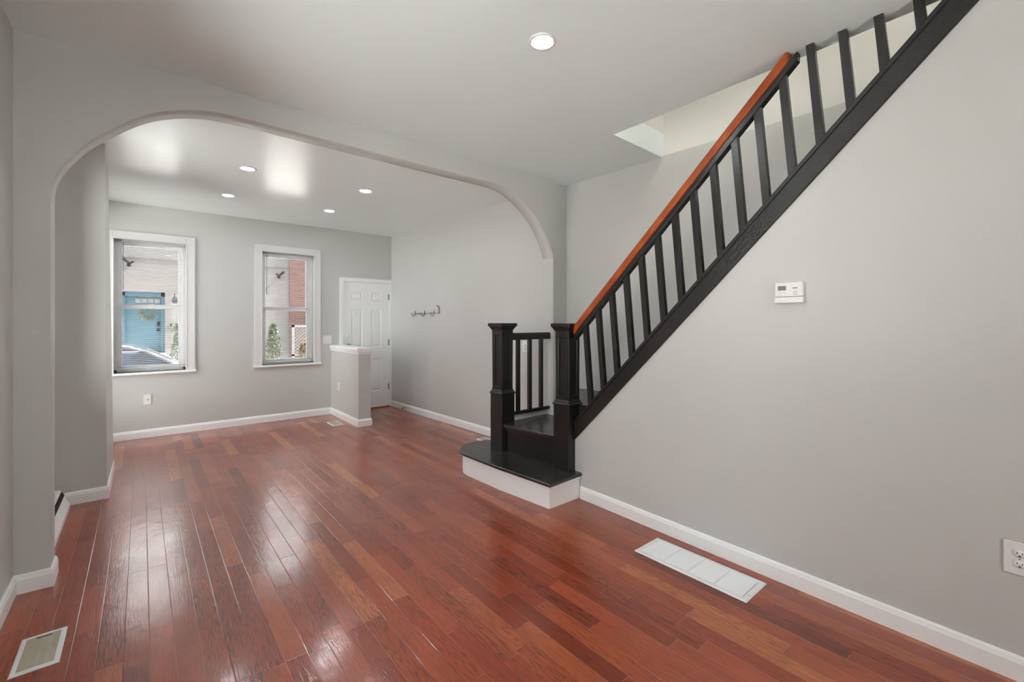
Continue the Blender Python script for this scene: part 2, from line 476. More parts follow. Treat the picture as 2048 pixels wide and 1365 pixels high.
# wall under the stairs: follows the stringer
slo = lambda y: 0.446 + (2.322 - y) * 1.0075
poly = [(2.335, 0), (2.335, slo(2.335) + .03), (0.10, slo(0.10) + .03), (0.02, 2.76), (YB, 2.86), (YB, 0)]
struct('wall_under_stairs', MB().prism_x(poly, xs, lambda y: xs(y) + 0.045), M['wall'], 'light grey triangular wall under the black stair stringer', 'wall')
SW1 = (0.95, 2.25, 0.75, 2.36)     # unseen side windows added for fill light: (y0, y1, z0, z1)
SW2 = (5.54, 6.60, 0.20, 2.46)
SW3 = (3.62, 4.42, 0.85, 2.42)
def wall_x(mb, x0, x1, y0, y1, z1, W):
    a, b_, c, d = W
    return mb.box(x0, x1, y0, a, 0, z1).box(x0, x1, b_, y1, 0, z1).box(x0, x1, a, b_, 0, c).box(x0, x1, a, b_, d, z1)
def fill_window(name, x0, x1, W):
    y0, y1, z0, z1 = W
    e = bpy.data.objects.new(name, None); COL.objects.link(e); e['kind'] = 'structure'
    e.location = (x1, (y0+y1)/2, z0); ORI[e.name] = (Vector((x1, (y0+y1)/2, z0)), 0)
    m = MB()
    for a, b_ in ((y0, y0+.04), (y1-.04, y1)): m.box(x0 + .03, x0 + .09, a, b_, z0, z1)
    for a, b_ in ((z0, z0+.05), ((z0+z1)/2 - .02, (z0+z1)/2 + .02), (z1-.05, z1)): m.box(x0 + .03, x0 + .09, y0 + .04, y1 - .04, a, b_)
    mesh_obj('sash', m, M['vinyl'], e, .002)
    m = MB(); c = .08 if name != 'fill_window_5' else .0
    if c: m.box(x1, x1 + .018, y0 - c, y0, z0, z1 + c).box(x1, x1 + .018, y1, y1 + c, z0, z1 + c).box(x1, x1 + .018, y0, y1, z1, z1 + c).box(x1 - .05, x1 + .035, y0 - c, y1 + c, z0 - .025, z0)
    if c: mesh_obj('casing', m, M['trim'], e, .002)
    mesh_obj('glass', MB().box(x0 + .058, x0 + .062, y0 + .03, y1 - .03, z0 + .04, z1 - .04), M['glass'], e)
fill_window('fill_window_3', -0.75, -0.487, SW1)  # openings out of view, added to brighten the rooms from the left
fill_window('fill_window_4', -0.95, -0.62, SW2)
fill_window('fill_window_5', -0.75, -0.50, SW3)
struct('ground_yard_bounce', MB().box(-14, -.76, YB - .1, 6.7, -.35, -.1), M['concrete'])  # unseen sunlit ground, added to bounce light in through the left openings
struct('wall_left', wall_x(MB(), -0.75, -0.487, YB, 3.30, 2.95, SW1), M['wall'], 'grey wall on the near left', 'wall')
struct('wall_back', MB().box(-0.75, .60, YB - .12, YB, 0, 2.95).box(1.60, 3.9, YB - .12, YB, 0, 2.95).box(.60, 1.60, YB - .12, YB, 2.20, 2.95), M['wall'])
e = bpy.data.objects.new('fill_door', None); COL.objects.link(e); e['kind'] = 'structure'; e.location = (1.0, YB, 0); ORI[e.name] = (Vector((1.0, YB, 0)), 0)  # glass door behind the camera, added to let in fill daylight
mb = MB()
for a, b_ in ((.60, .66), (1.07, 1.13), (1.54, 1.60)): mb.box(a, b_, YB - .09, YB - .02, 0, 2.20)
mb.box(.60, 1.60, YB - .09, YB - .02, 2.13, 2.20).box(.60, 1.60, YB - .09, YB - .02, 0, .06)
mesh_obj('sliding_frame', mb, M['vinyl'], e, .003)
mesh_obj('glass', MB().box(.66, 1.54, YB - .06, YB - .055, .06, 2.13), M['glass'], e)
struct('ground_patio_bounce', MB().box(-8, 11, -14, YB - .13, -.35, -.1), M['concrete'])  # unseen pale ground, added to throw sunlight up onto the ceiling
struct('wall_left', wall_x(wall_x(MB(), -0.75, -0.50, 3.30, 4.59, ZB + .05, SW3), -0.95, -0.62, 5.42, 6.9, ZB + .05, SW2), M['wall'], 'grey side wall beyond the arch', 'wall')
# chimney breast, its side leans a little
cb = [(-0.75, 4.59), (-0.203, 4.59), (-0.194, 5.42), (-0.75, 5.42)]
ct = [(-0.75, 4.59), (-0.215, 4.59), (-0.230, 5.42), (-0.75, 5.42)]
struct('wall_chimney_breast', MB().hexa([(x, y, 0) for x, y in cb], [(x, y, ZB + .02) for x, y in ct]), M['wall'], 'grey chimney breast projecting from the left wall beyond the arch', 'wall')

# arched wall
pts = [(-0.357, 0.0), (-0.357, 1.0), (-0.357, 1.95), (-0.355, 2.03), (-0.345, 2.08), (-0.325, 2.135), (-0.291, 2.197), (-0.247, 2.262), (-0.20, 2.318), (-0.149, 2.37), (-0.082, 2.431),
       (-0.013, 2.487), (0.063, 2.535), (0.15, 2.573), (0.235, 2.598), (0.32, 2.613), (0.417, 2.619), (0.616, 2.616), (1.13, 2.600), (1.94, 2.578), (2.12, 2.573),
       (2.25, 2.570), (2.345, 2.567), (2.43, 2.561), (2.518, 2.545), (2.625, 2.503), (2.735, 2.440), (2.852, 2.345), (2.92, 2.27), (2.975, 2.195), (3.031, 2.10), (3.068, 2.02),
       (3.080, 1.957), (3.080, 1.0), (3.080, 0.0)]
def cr_spline(P, n=4):
    out = []
    for i in range(len(P) - 1):
        p0 = P[max(i-1, 0)]; p1 = P[i]; p2 = P[i+1]; p3 = P[min(i+2, len(P)-1)]
        for k in range(n):
            t = k / n
            out.append(tuple(0.5 * ((2*p1[a]) + (-p0[a]+p2[a])*t + (2*p0[a]-5*p1[a]+4*p2[a]-p3[a])*t*t + (-p0[a]+3*p1[a]-3*p2[a]+p3[a])*t**3) for a in (0, 1)))
    out.append(P[-1])
    return out
mid = cr_spline(pts[2:33], 3)
inner = [pts[0]] + mid + [pts[-1]]
TOP = 2.86
mb = MB()
xl, xr_ = -0.72, 3.34
# front and back faces as strips
def strip(fy, flip):
    for i in range(len(inner) - 1):
        (xa, za), (xb, zb) = inner[i], inner[i+1]
        if abs(xa - xb) < 1e-6: continue
        q = [(xa, fy(xa), za), (xb, fy(xb), zb), (xb, fy(xb), TOP), (xa, fy(xa), TOP)]
        mb.add(q, [(0, 1, 2, 3)])
TH = 0.148
back_y = lambda x: arch_y(x) + TH
strip(arch_y, 0); strip(back_y, 1)
for x0, x1 in ((xl, inner[0][0]), (inner[-1][0], xr_)):
    for fy in (arch_y, back_y):
        xi = x1 if x0 == xl else x0
        zs = [0, TOP]
        mb.add([(x0, fy(x0), 0), (x1, fy(x1), 0), (x1, fy(x1), TOP), (x0, fy(x0), TOP)], [(0, 1, 2, 3)])
for i in range(len(inner) - 1):
    (xa, za), (xb, zb) = inner[i], inner[i+1]
    mb.add([(xa, arch_y(xa), za), (xb, arch_y(xb), zb), (xb, back_y(xb), zb), (xa, back_y(xa), za)], [(0, 1, 2, 3)], True)
mb.add([(xl, arch_y(xl), TOP), (xr_, arch_y(xr_), TOP), (xr_, back_y(xr_), TOP), (xl, back_y(xl), TOP)], [(0, 1, 2, 3)])
for x in (xl, xr_):
    mb.add([(x, arch_y(x), 0), (x, back_y(x), 0), (x, back_y(x), TOP), (x, arch_y(x), TOP)], [(0, 1, 2, 3)])
struct('wall_arch', mb, M['wall'], 'grey dividing wall with a wide round-cornered archway', 'wall')

# street wall with openings
W1 = (-0.245, 0.420, 0.762, 2.288)
W2 = (1.230, 1.895, 0.762, 2.288)
D1 = (2.305, 3.028, 0.0, 1.946)
xsq = [-1.0, W1[0], W1[1], W2[0], W2[1], D1[0], D1[1], 4.0]
TW = 0.24
mb = MB()
mb.box(-1.0, W1[0], YW, YW+TW, 0, 2.85)
mb.box(W1[0], W1[1], YW, YW+TW, 0, W1[2]).box(W1[0], W1[1], YW, YW+TW, W1[3], 2.85)
mb.box(W1[1], W2[0], YW, YW+TW, 0, 2.85)
mb.box(W2[0], W2[1], YW, YW+TW, 0, W2[2]).box(W2[0], W2[1], YW, YW+TW, W2[3], 2.85)
mb.box(W2[1], D1[0], YW, YW+TW, 0, 2.85)
mb.box(D1[0], D1[1], YW, YW+TW, D1[3], 2.85)
mb.box(D1[1], 4.0, YW, YW+TW, 0, 2.85)
struct('wall_upper_skyblock', MB().box(-14, 18, YW + TW, YW + TW + .1, 2.85, 11.0).box(-14, -1.0, YW + .02, YW + TW + .1, -.55, 2.85).box(4.0, 18, YW + .02, YW + TW + .1, -.55, 2.85), M['brick'])  # unseen upper storeys and neighbours, built tall to cut skylight on the far fronts
struct('wall_front', mb, M['wall'], 'grey street wall with two windows and the entry door', 'wall')

# half wall beside the entry
HX0, HX1, HY0 = 2.130, 2.290, 5.62
struct('wall_half', MB().box(HX0, HX1, HY0, YW, 0, 0.985), M['wall'], 'waist-high grey half wall beside the entry door', 'wall')
capp = [(0, 0.925), (0.006, 0.925), (0.008, 0.94), (0.016, 0.952), (0.020, 0.972), (0.022, 0.985), (0.022, 1.003), (0, 1.003)]
mb = MB().sweep(capp, [(HX0, YW), (HX0, HY0), (HX1, HY0), (HX1, YW)][::-1])
mb.box(HX0, HX1, HY0, YW, 0.985, 1.003)
struct('trim_1', mb, M['trim'], 'white moulded cap on top of the half wall', 'trim')

# ------------------------------------------------------------------ baseboards
BP = [(0, 0), (0.014, 0), (0.014, 0.068), (0.011, 0.078), (0.009, 0.086), (0.004, 0.093), (0, 0.093)]
def baseboard(name, path, label=None):
    # the room is to the left of the walking direction
    return struct(name, MB().sweep(BP, path), M['trim'], label, 'baseboard' if label else None)
baseboard('baseboard_left', [(-0.357, arch_y(-.357) + TH), (-0.357, arch_y(-.357)), (-0.487, arch_y(-.487)), (-0.487, YB)], 'white baseboard around the foot of the left arch pier')
baseboard('baseboard_chimney', [(-0.200, 5.42), (-0.203, 4.59), (-0.50, 4.59)], 'white baseboard around the foot of the chimney breast')
baseboard('baseboard_front', [(HX0, YW), (-0.62, YW)], 'white baseboard under the two windows')
baseboard('baseboard_half_wall', [(HX1, YW - .02), (HX1, HY0), (HX0, HY0), (HX0, YW)], 'white baseboard around the foot of the half wall')
baseboard('baseboard_right', [(3.19, 3.24), (3.155, 4.0), (3.065, YW)], 'white baseboard along the wall beyond the arch')
baseboard('baseboard_stairs', [(xs(YB), YB), (xs(2.272), 2.272)], 'white baseboard along the wall under the stairs')

# ------------------------------------------------------------------ windows with blinds
def window(name, W, n, left_out):
    x0, x1, z0, z1 = W
    e = bpy.data.objects.new(name, None); COL.objects.link(e); e['kind'] = 'structure'
    e['label'] = n; e['category'] = 'window'
    cx = (x0 + x1) / 2
    e.location = (cx, YW, z0); ORI[e.name] = (Vector((cx, YW, z0)), 0)
    c = 0.084; t = 0.020
    mb = MB()
    mb.box(x0 - c, x0, YW - t, YW, z0, z1 + c)
    mb.box(x1, x1 + c, YW - t, YW, z0, z1 + c)
    mb.box(x0, x1, YW - t, YW, z1, z1 + c)
    mb.box(x0 - .004, x0 + .006, YW - t - .004, YW, z0, z1 + .004).box(x1 - .006, x1 + .004, YW - t - .004, YW, z0, z1 + .004).box(x0, x1, YW - t - .004, YW, z1 - .006, z1 + .004)
    mesh_obj('casing', mb, M['casing'], e, 0.002)
    mesh_obj('sill', MB().box(x0 - c - .010, x1 + c + .010, YW - .040, YW + .10, z0 - .026, z0), M['trim'], e, 0.004)
    # jamb liner and frame
    f0, f1 = YW + .10, YW + .20
    mb = MB()
    mb.box(x0 - .002, x0 + .030, f0, f1, z0, z1).box(x1 - .030, x1 + .002, f0, f1, z0, z1)
    mb.box(x0, x1, f0, f1, z1 - .030, z1 + .002).box(x0, x1, f0, f1, z0 - .002, z0 + .028)
    mesh_obj('frame', mb, M['vinyl'], e, 0.002)
    zm = 1.520
    gx0, gx1 = cx - 0.262, cx + 0.262
    ya, yb = YW + .150, YW + .185      # upper sash sits further out
    def sash(nm, y0, y1, za, zb, rb, rt, glz):
        m = MB()
        m.box(x0 + .028, gx0, y0, y1, za, zb).box(gx1, x1 - .028, y0, y1, za, zb)
        m.box(gx0, gx1, y0, y1, za, za + rb).box(gx0, gx1, y0, y1, zb - rt, zb)
        s_ = mesh_obj(nm, m, M['vinyl'], e, 0.003)
        g = mesh_obj('glass', MB().box(gx0 - .003, gx1 + .003, (y0+y1)/2 - .002, (y0+y1)/2 + .002, za + rb - .003, zb - rt + .003), M['glass'], s_)
        return s_
    sash('upper_sash', YW + .160, YW + .190, zm - .022, z1 - .028, 0.040, 0.028, 0)
    lo = sash('lower_sash', YW + .120, YW + .150, z0 + .026, zm + .024, 0.040, 0.044, 0)
    mesh_obj('sash_lock', MB().box(cx - .03, cx + .03, YW + .108, YW + .122, zm + .016, zm + .030), M['vinyl'], lo, .002)
    return e
window('window_1', W1, 'white double-hung window facing the blue door across the street', True)
window('window_2', W2, 'white double-hung window facing the brick building across the street', False)

def blind(W, label, wand, bottom):
    x0, x1, z0, z1 = W
    cx = (x0 + x1)/2
    t = thing('window_blind', label, 'blind', (cx, YW + .05, z1), group='mini blinds in the front windows')
    xa, xb = x0 + .012, x1 - .012
    mesh_obj('headrail', MB().box(xa, xb, YW + .035, YW + .065, z1 - .028, z1 - .001), M['blind'], t, .002)
    mb = MB(); z = z1 - .045; k = 0
    while z > bottom + .03:
        # slats lie open, slightly crowned
        prof = [(-.0085, -.0004), (0, .0005), (.0085, -.0004), (.0085, -.0009), (0, .0000), (-.0085, -.0009)]
        mb.hexa([(xa + .004, YW + .05 + a, z + b) for a, b in prof], [(xb - .004, YW + .05 + a, z + b) for a, b in prof])
        z -= 0.0215
    mesh_obj('slats', mb, M['blind'], t)
    mesh_obj('bottom_rail', MB().box(xa + .004, xb - .004, YW + .038, YW + .062, bottom, bottom + .016), M['blind'], t, .003)
    mb = MB()
    for x in (xa + .07, xb - .07):
        mb.tube([(x, YW + .036, z1 - .03), (x, YW + .036, bottom + .01)], .0008, 6)
    mesh_obj('ladder_cord', mb, M['blind'], t)
    mesh_obj('wand', MB().tube([(wand, YW + .028, z1 - .03), (wand, YW + .026, z1 - .58)], .003, 8), M['greyprint'], t)
blind(W1, 'open white mini blind in the window facing the blue door', W1[0] + .085, 0.80)
blind(W2, 'open white mini blind in the window facing the brick building', W2[0] + .065, 0.785)

# ------------------------------------------------------------------ entry door
e = bpy.data.objects.new('door_1', None); COL.objects.link(e); e['kind'] = 'structure'
e['label'] = 'white six-panel entry door behind the half wall'; e['category'] = 'door'
e.location = (2.665, YW, 0); ORI[e.name] = (Vector((2.665, YW, 0)), 0)
mb = MB()
dx0, dx1, dz1 = D1[0], D1[1], D1[3]
mb.box(dx0 - .055, dx0, YW - .018, YW, 0, dz1 + .056).box(dx1, dx1 + .038, YW - .018, YW, 0, dz1 + .056).box(dx0, dx1, YW - .018, YW, dz1, dz1 + .056)
mb.box(dx0 - .002, dx0 + .004, YW, YW + .12, 0, dz1).box(dx1 - .004, dx1 + .002, YW, YW + .12, 0, dz1).box(dx0, dx1, YW, YW + .12, dz1 - .004, dz1 + .002)
mesh_obj('casing', mb, M['trim'], e, .003)
# slab with six moulded panels
sx0, sx1, sz0, sz1 = dx0 + .007, dx1 - .007, 0.014, dz1 - .007
sy = YW + .004
panels = []
for xa, xb in ((2.428, 2.594), (2.738, 2.896)):
    for za, zb in ((1.667, 1.794), (0.945, 1.527), (0.262, 0.768)):
        panels.append((xa, xb, za, zb))
mb = MB()
xs_ = sorted({sx0, sx1, *[p[0] for p in panels], *[p[1] for p in panels]})
zs_ = sorted({sz0, sz1, *[p[2] for p in panels], *[p[3] for p in panels]})
for i in range(len(xs_)-1):
    for k in range(len(zs_)-1):
        a = (xs_[i], xs_[i+1], zs_[k], zs_[k+1])
        if a in panels:
            xa, xb, za, zb = a
            lv = [(0, 0), (.010, .009), (.022, .009), (.036, .002)]
            for (i0, d0), (i1, d1) in zip(lv, lv[1:]):
                A = [(xa+i0, sy+d0, za+i0), (xb-i0, sy+d0, za+i0), (xb-i0, sy+d0, zb-i0), (xa+i0, sy+d0, zb-i0)]
                B = [(xa+i1, sy+d1, za+i1), (xb-i1, sy+d1, za+i1), (xb-i1, sy+d1, zb-i1), (xa+i1, sy+d1, zb-i1)]
                mb.add(A + B, [(0,1,5,4),(1,2,6,5),(2,3,7,6),(3,0,4,7)])
            ii, dd = lv[-1]
            mb.add([(xa+ii, sy+dd, za+ii), (xb-ii, sy+dd, za+ii), (xb-ii, sy+dd, zb-ii), (xa+ii, sy+dd, zb-ii)], [(0,1,2,3)])
        else:
            mb.add([(a[0], sy, a[2]), (a[1], sy, a[2]), (a[1], sy, a[3]), (a[0], sy, a[3])], [(0,1,2,3)])
mb.add([(sx0, sy, sz0), (sx1, sy, sz0), (sx1, sy, sz1), (sx0, sy, sz1), (sx0, sy+.04, sz0), (sx1, sy+.04, sz0), (sx1, sy+.04, sz1), (sx0, sy+.04, sz1)],
       [(0,1,5,4),(1,2,6,5),(2,3,7,6),(3,0,4,7),(4,5,6,7)])
slab = mesh_obj('slab', mb, M['trim'], e)
for z in (1.732, 1.016, 0.316):
    mesh_obj('hinge', MB().tube([(sx1 + .004, YW - .006, z - .045), (sx1 + .004, YW - .006, z + .045)], .007, 10).box(sx1 - .012, sx1 + .003, YW - .001, YW + .003, z - .045, z + .045), M['steel'], e)
mesh_obj('knob', MB().lathe([(0.030, 0), (0.030, -.006), (0.012, -.010), (0.011, -.03), (0.024, -.04), (0.028, -.055), (0.020, -.068), (0.0, -.070)], (2.376, sy, 0.985), 24, 'y'), M['brass'], e)
mesh_obj('deadbolt', MB().lathe([(0.026, 0), (0.026, -.008), (0.016, -.014), (0.0, -.014)], (2.372, sy, 1.13), 24, 'y'), M['trim'], e)
mesh_obj('threshold', MB().box(dx0, dx1, YW - .03, YW + .15, 0.0, 0.012), M['rail'], e, .003)

# ------------------------------------------------------------------ staircase
TH0 = math.radians(3.4)
SR = thing('staircase', 'black painted staircase with white bottom riser and orange-brown handrail climbing along the grey wall', 'staircase', (2.5, 2.7, 0))
Z1, Z2, Z3 = 0.196, 0.436, 0.700
# bottom step
circ = lambda r, a0, a1, n, c=(2.44, 3.24): [(c[0] + r*math.cos(a0 + (a1-a0)*i/n), c[1] + r*math.sin(a0 + (a1-a0)*i/n)) for i in range(n+1)]
PI = math.pi
r_out = [(2.250, 2.285), (2.575, 2.285), (2.575, 2.36), (2.69, 2.40), (2.69, 3.24)] + circ(.25, 0, PI, 28)[1:] + [(2.192, 3.10), (2.199, 2.81)]
mesh_obj('bottom_riser', MB().prism_z(r_out, 0, Z1 - .026), M['riser'], SR)
t_out = [(2.215, 2.243), (2.580, 2.262), (2.580, 2.36), (2.72, 2.38), (2.72, 3.24)] + circ(.28, 0, PI, 32)[1:] + [(2.165, 3.05), (2.172, 2.81)]
mesh_obj('bottom_tread', MB().prism_z(t_out, Z1 - .026, Z1), M['tread'], SR, .008, 3)
cove = [(x, y) for x, y in [(2.243, 2.278), (2.577, 2.278), (2.577, 2.36), (2.70, 2.40), (2.70, 3.24)] + circ(.257, 0, PI, 28)[1:] + [(2.186, 3.10), (2.193, 2.81)]]
mesh_obj('scotia_moulding', MB().prism_z(cove, Z1 - .048, Z1 - .026), M['riser'], SR)
# landing box: second riser, tread
mesh_obj('riser', MB().prism_z([(2.489, 3.05), (2.562, 2.53), (2.62, 2.45), (2.70, 2.53), (2.70, 3.10)], Z1, Z2 - .028), M['black'], SR)
mesh_obj('cove_moulding', MB().prism_z([(2.474, 3.06), (2.547, 2.53), (2.60, 2.52), (2.60, 3.06)], Z2 - .05, Z2 - .028), M['black'], SR)
land = [(2.462, 3.07), (2.535, 2.50), (2.62, 2.36), (3.24, 2.36), (3.215, 3.06), (3.079, 3.07), (3.079, 3.17), (2.47, 3.14)]
mesh_obj('landing_tread', MB().prism_z(land, Z2 - .028, Z2), M['tread'], SR, .006, 3)
mesh_obj('side_panel', MB().prism_z([(2.60, 3.140), (3.078, 3.165), (3.078, 3.19), (2.60, 3.165)], 0.0, 0.487), M['riser'], SR, .002)
# winder and upper flight, mostly hidden behind the stringer
fx0 = lambda y: xs(y) + 0.046
def flight_xr(y):
    for (xa, ya), (xb, yb) in zip(XR, XR[1:]):
        if yb <= y <= ya: return xa + (xb-xa)*(y-ya)/(yb-ya) - .002
    return XR[-1][0]
w3 = [(2.63, 2.46), (2.63, 2.02), (flight_xr(2.02), 2.02), (flight_xr(3.0), 3.0)]
mesh_obj('riser', MB().prism_z([(x, y) for x, y in w3], Z2, Z3 - .028), M['black'], SR)
w3t = [(2.63, 2.50), (2.63, 1.98), (flight_xr(1.98), 1.98), (flight_xr(3.03), 3.03)]
mesh_obj('tread', MB().prism_z(w3t, Z3 - .028, Z3), M['tread'], SR, .004)
z = Z3; y = 2.0; rise = 0.228
while z + rise < 2.98:
    y2 = y - rise / 1.0075
    mesh_obj('riser', MB().prism_z([(fx0(y), y), (fx0(y2-.02), y2 - .02), (flight_xr(y2), y2 - .02), (flight_xr(y), y)], z - .02, z + rise - .028), M['black'], SR)
    mesh_obj('tread', MB().prism_z([(fx0(y), y + .022), (fx0(y2), y2), (flight_xr(y2), y2), (flight_xr(y), y + .022)], z + rise - .028, z + rise), M['tread'], SR, .004)
    z += rise; y = y2
# stringer
shi = lambda y: 0.587 + (2.327 - y) * 1.0126
s0, s1 = 2.333, -0.10
poly = [(s0, slo(s0)), (s0, shi(s0)), (s1, shi(s1)), (s1, slo(s1))]
st = mesh_obj('stringer', MB().prism_x(poly, lambda y: xs(y) - .012, lambda y: xs(y) + .044), M['black'], SR, .003)
poly = [(s0, shi(s0) - .030), (s0, shi(s0) + .002), (s1, shi(s1) + .002), (s1, shi(s1) - .030)]
mesh_obj('stringer_cap', MB().prism_x(poly, lambda y: xs(y) - .019, lambda y: xs(y) + .040), M['black'], st, .003)

# newel posts
def newel(cx, cy):
    """cx, cy: centre; returns the post, turned with the bottom steps"""
    def R(mb):
        c, s = math.cos(TH0), math.sin(TH0)
        mb.v = [(cx + x*c - y*s, cy + x*s + y*c, z) for x, y, z in mb.v]
        return mb
    h = .0775; g = .0655
    mb = MB().box(-h, h, -h, h, Z1, .700)
    def ring(hh, z0, z1, h2=None):
        h2 = hh if h2 is None else h2
        mb.hexa([(-hh,-hh,z0),(hh,-hh,z0),(hh,hh,z0),(-hh,hh,z0)], [(-h2,-h2,z1),(h2,-h2,z1),(h2,h2,z1),(-h2,h2,z1)])
    # shaft with recessed panels on the four faces
    zb, zt = .735, 1.275
    pi_, pz0, pz1, dp = .020, .765, 1.225, .012
    mb.box(-g + dp, g - dp, -g + dp, g - dp, zb, zt)
    for sx_ in (-1, 1):
        for sy_ in (-1, 1):
            xa, xb = sorted((sx_*g, sx_*(g-pi_))); ya, yb = sorted((sy_*g, sy_*(g-pi_)))
            mb.box(xa, xb, ya, yb, zb, zt)
    for za, zb_ in ((zb, pz0), (pz1, zt)):
        mb.box(-g, g, -g, g, za, zb_)
    post = mesh_obj('newel_post', R(mb), M['black'], SR, .0025)
    mb = MB()
    ring(.084, .697, .709); ring(.084, .709, .716, .078); ring(.076, .716, .726, .072); ring(.072, .726, .738, .066)
    mesh_obj('base_moulding', R(mb), M['black'], post, .002)
    mb = MB()
    ring(.068, 1.262, 1.272); ring(.070, 1.272, 1.305, .090); ring(.095, 1.305, 1.330); ring(.095, 1.330, 1.334, .090)
    mesh_obj('newel_cap', R(mb), M['black'], post, .003)
    # bead around each panel
    mb = MB()
    b0 = g - pi_
    for ax in range(4):
        a = ax*PI/2; ca, sa = math.cos(a), math.sin(a)
        parts = [(-b0, -b0 + .010, pz0, pz1), (b0 - .010, b0, pz0, pz1), (-b0, b0, pz0, pz0 + .010), (-b0, b0, pz1 - .010, pz1)]
        for u0, u1, z0, z1 in parts:
            q = MB().box(u0, u1, -g + .002, -g + .014, z0, z1)
            mb.add([(x*ca - y*sa, x*sa + y*ca, z) for x, y, z in q.v], q.f)
    mesh_obj('panel_moulding', R(mb), M['black'], post, .004)
    return post
nl = newel(2.4425 + .0775 - .0, 3.1575 + .004)
nr = newel(2.5025 + .0775, 2.411 + .004)

# handrail along the flight
ry0, ry1 = 2.334, 0.812
rail_mid = lambda y: 1.304 + (2.331 - y) * 0.956
def sloped(y0, y1, dz0, dz1, xa, xb, mat, name, parent, bevel=.004):
    poly = [(y0, rail_mid(y0) + dz0), (y0, rail_mid(y0) + dz1), (y1, rail_mid(y1) + dz1), (y1, rail_mid(y1) + dz0)]
    return mesh_obj(name, MB().prism_x(poly, lambda y: xs(y) + xa, lambda y: xs(y) + xb), mat, parent, bevel, 3)
hr = sloped(ry0, ry1 + .03, -.055, .012, -.026, .038, M['rail'], 'handrail', SR, .010)
hr['label'] = 'orange-brown stained wooden handrail'
sloped(ry0, ry1 - .01, -.098, -.055, -.016, .030, M['black'], 'rail_fillet', hr, .003)
# balusters, leaning slightly back
yb0 = 2.174
for i in range(17):
    yb_ = 2.1774 - i * 0.12275
    yt = None
    zb_ = shi(yb_) - .01
    slope = 0.052 / 0.575
    zt_ = zb_ + .70
    yt = yb_
    for _ in range(5):
        zt_ = min(rail_mid(yt) - .07, ceil_z(xs(yt)) + .004) if yt > .80 else ceil_z(xs(yt)) + .004
        yt = yb_ + (zt_ - zb_) * slope
    if zt_ - zb_ < .05: continue
    hw = .0175
    def cut_top(yy):
        return min(zt_ + (yt - yy) * 0.956, ceil_z(2.55) + .004) if yt > .80 else zt_
    bot = [(yb_ - hw, shi(yb_ - hw) - .01), (yb_ + hw, shi(yb_ + hw) - .01)]
    poly = [bot[0], bot[1], (yt + hw, cut_top(yt + hw)), (yt - hw, cut_top(yt - hw))]
    mesh_obj('baluster', MB().prism_x(poly, lambda y: xs(y) - .010, lambda y: xs(y) + .024), M['black'], SR, .0015, 1)
# little balustrade on the landing
ry = 3.135
mesh_obj('landing_handrail', MB().prism_x([(ry - .028, 1.178), (ry + .028, 1.178), (ry + .028, 1.225), (ry + .018, 1.243), (ry - .018, 1.243), (ry - .028, 1.225)], 2.58, 3.081), M['black'], SR, .004)
mesh_obj('bottom_rail', MB().box(2.59, 3.081, ry - .018, ry + .018, .492, .520), M['black'], SR, .003)
for x in (2.68, 2.825, 2.972):
    mesh_obj('baluster', MB().box(x - .015, x + .019, ry - .016, ry + .016, .515, 1.180), M['black'], SR, .0015, 1)

# ------------------------------------------------------------------ ceiling lights
def can(x, y, z, label, group, tilt=0.0, mat='lamp'):
    t = thing('recessed_ceiling_light', label, 'ceiling light', (x, y, z), group=group)
    mesh_obj('trim_ring', MB().lathe([(0.050, -.002), (0.056, -.006), (0.068, -.004), (0.070, 0.004), (0.050, 0.004)], (x, y, z), 40), M['plastic'], t)
    mesh_obj('diffuser', MB().lathe([(0.0505, 0.0035), (0.0505, -.0025), (0.048, -.0035)], (x, y, z), 32, smooth=False), M[mat], t)
    return t
can(1.535, 1.607, ceil_z(1.535), 'lit recessed ceiling light in the room with the stairs', 'recessed lights in the stair room')
for x, y in ((0.45, 1.607), (1.0, -0.9)):  # unseen extra lamps, added to light the stair room
    can(x, y, ceil_z(x), 'added fill lamp out of view, shaped as a recessed ceiling light', 'recessed lights in the stair room')
for x, y, lb in ((0.722, 4.515, 'lit recessed ceiling light nearest the chimney breast beyond the arch'),
                 (0.712, 5.608, 'lit recessed ceiling light between the two windows, close to the street wall'),
                 (1.783, 4.510, 'lit recessed ceiling light just beyond the archway, on the coat hook side'),
                 (1.765, 5.605, 'lit recessed ceiling light closest to the entry door')):
    can(x, y, ZB, lb, 'recessed lights beyond the arch')
t = thing('stairwell_ceiling_light', 'lit round lamp on the stairwell ceiling upstairs', 'ceiling light', (2.85, 0.5, 5.2))
mesh_obj('diffuser', MB().lathe([(0.12, 0), (0.12, -.03), (0.09, -.05), (0, -.055)], (2.85, 0.5, 5.2), 32), M['lampup'], t)

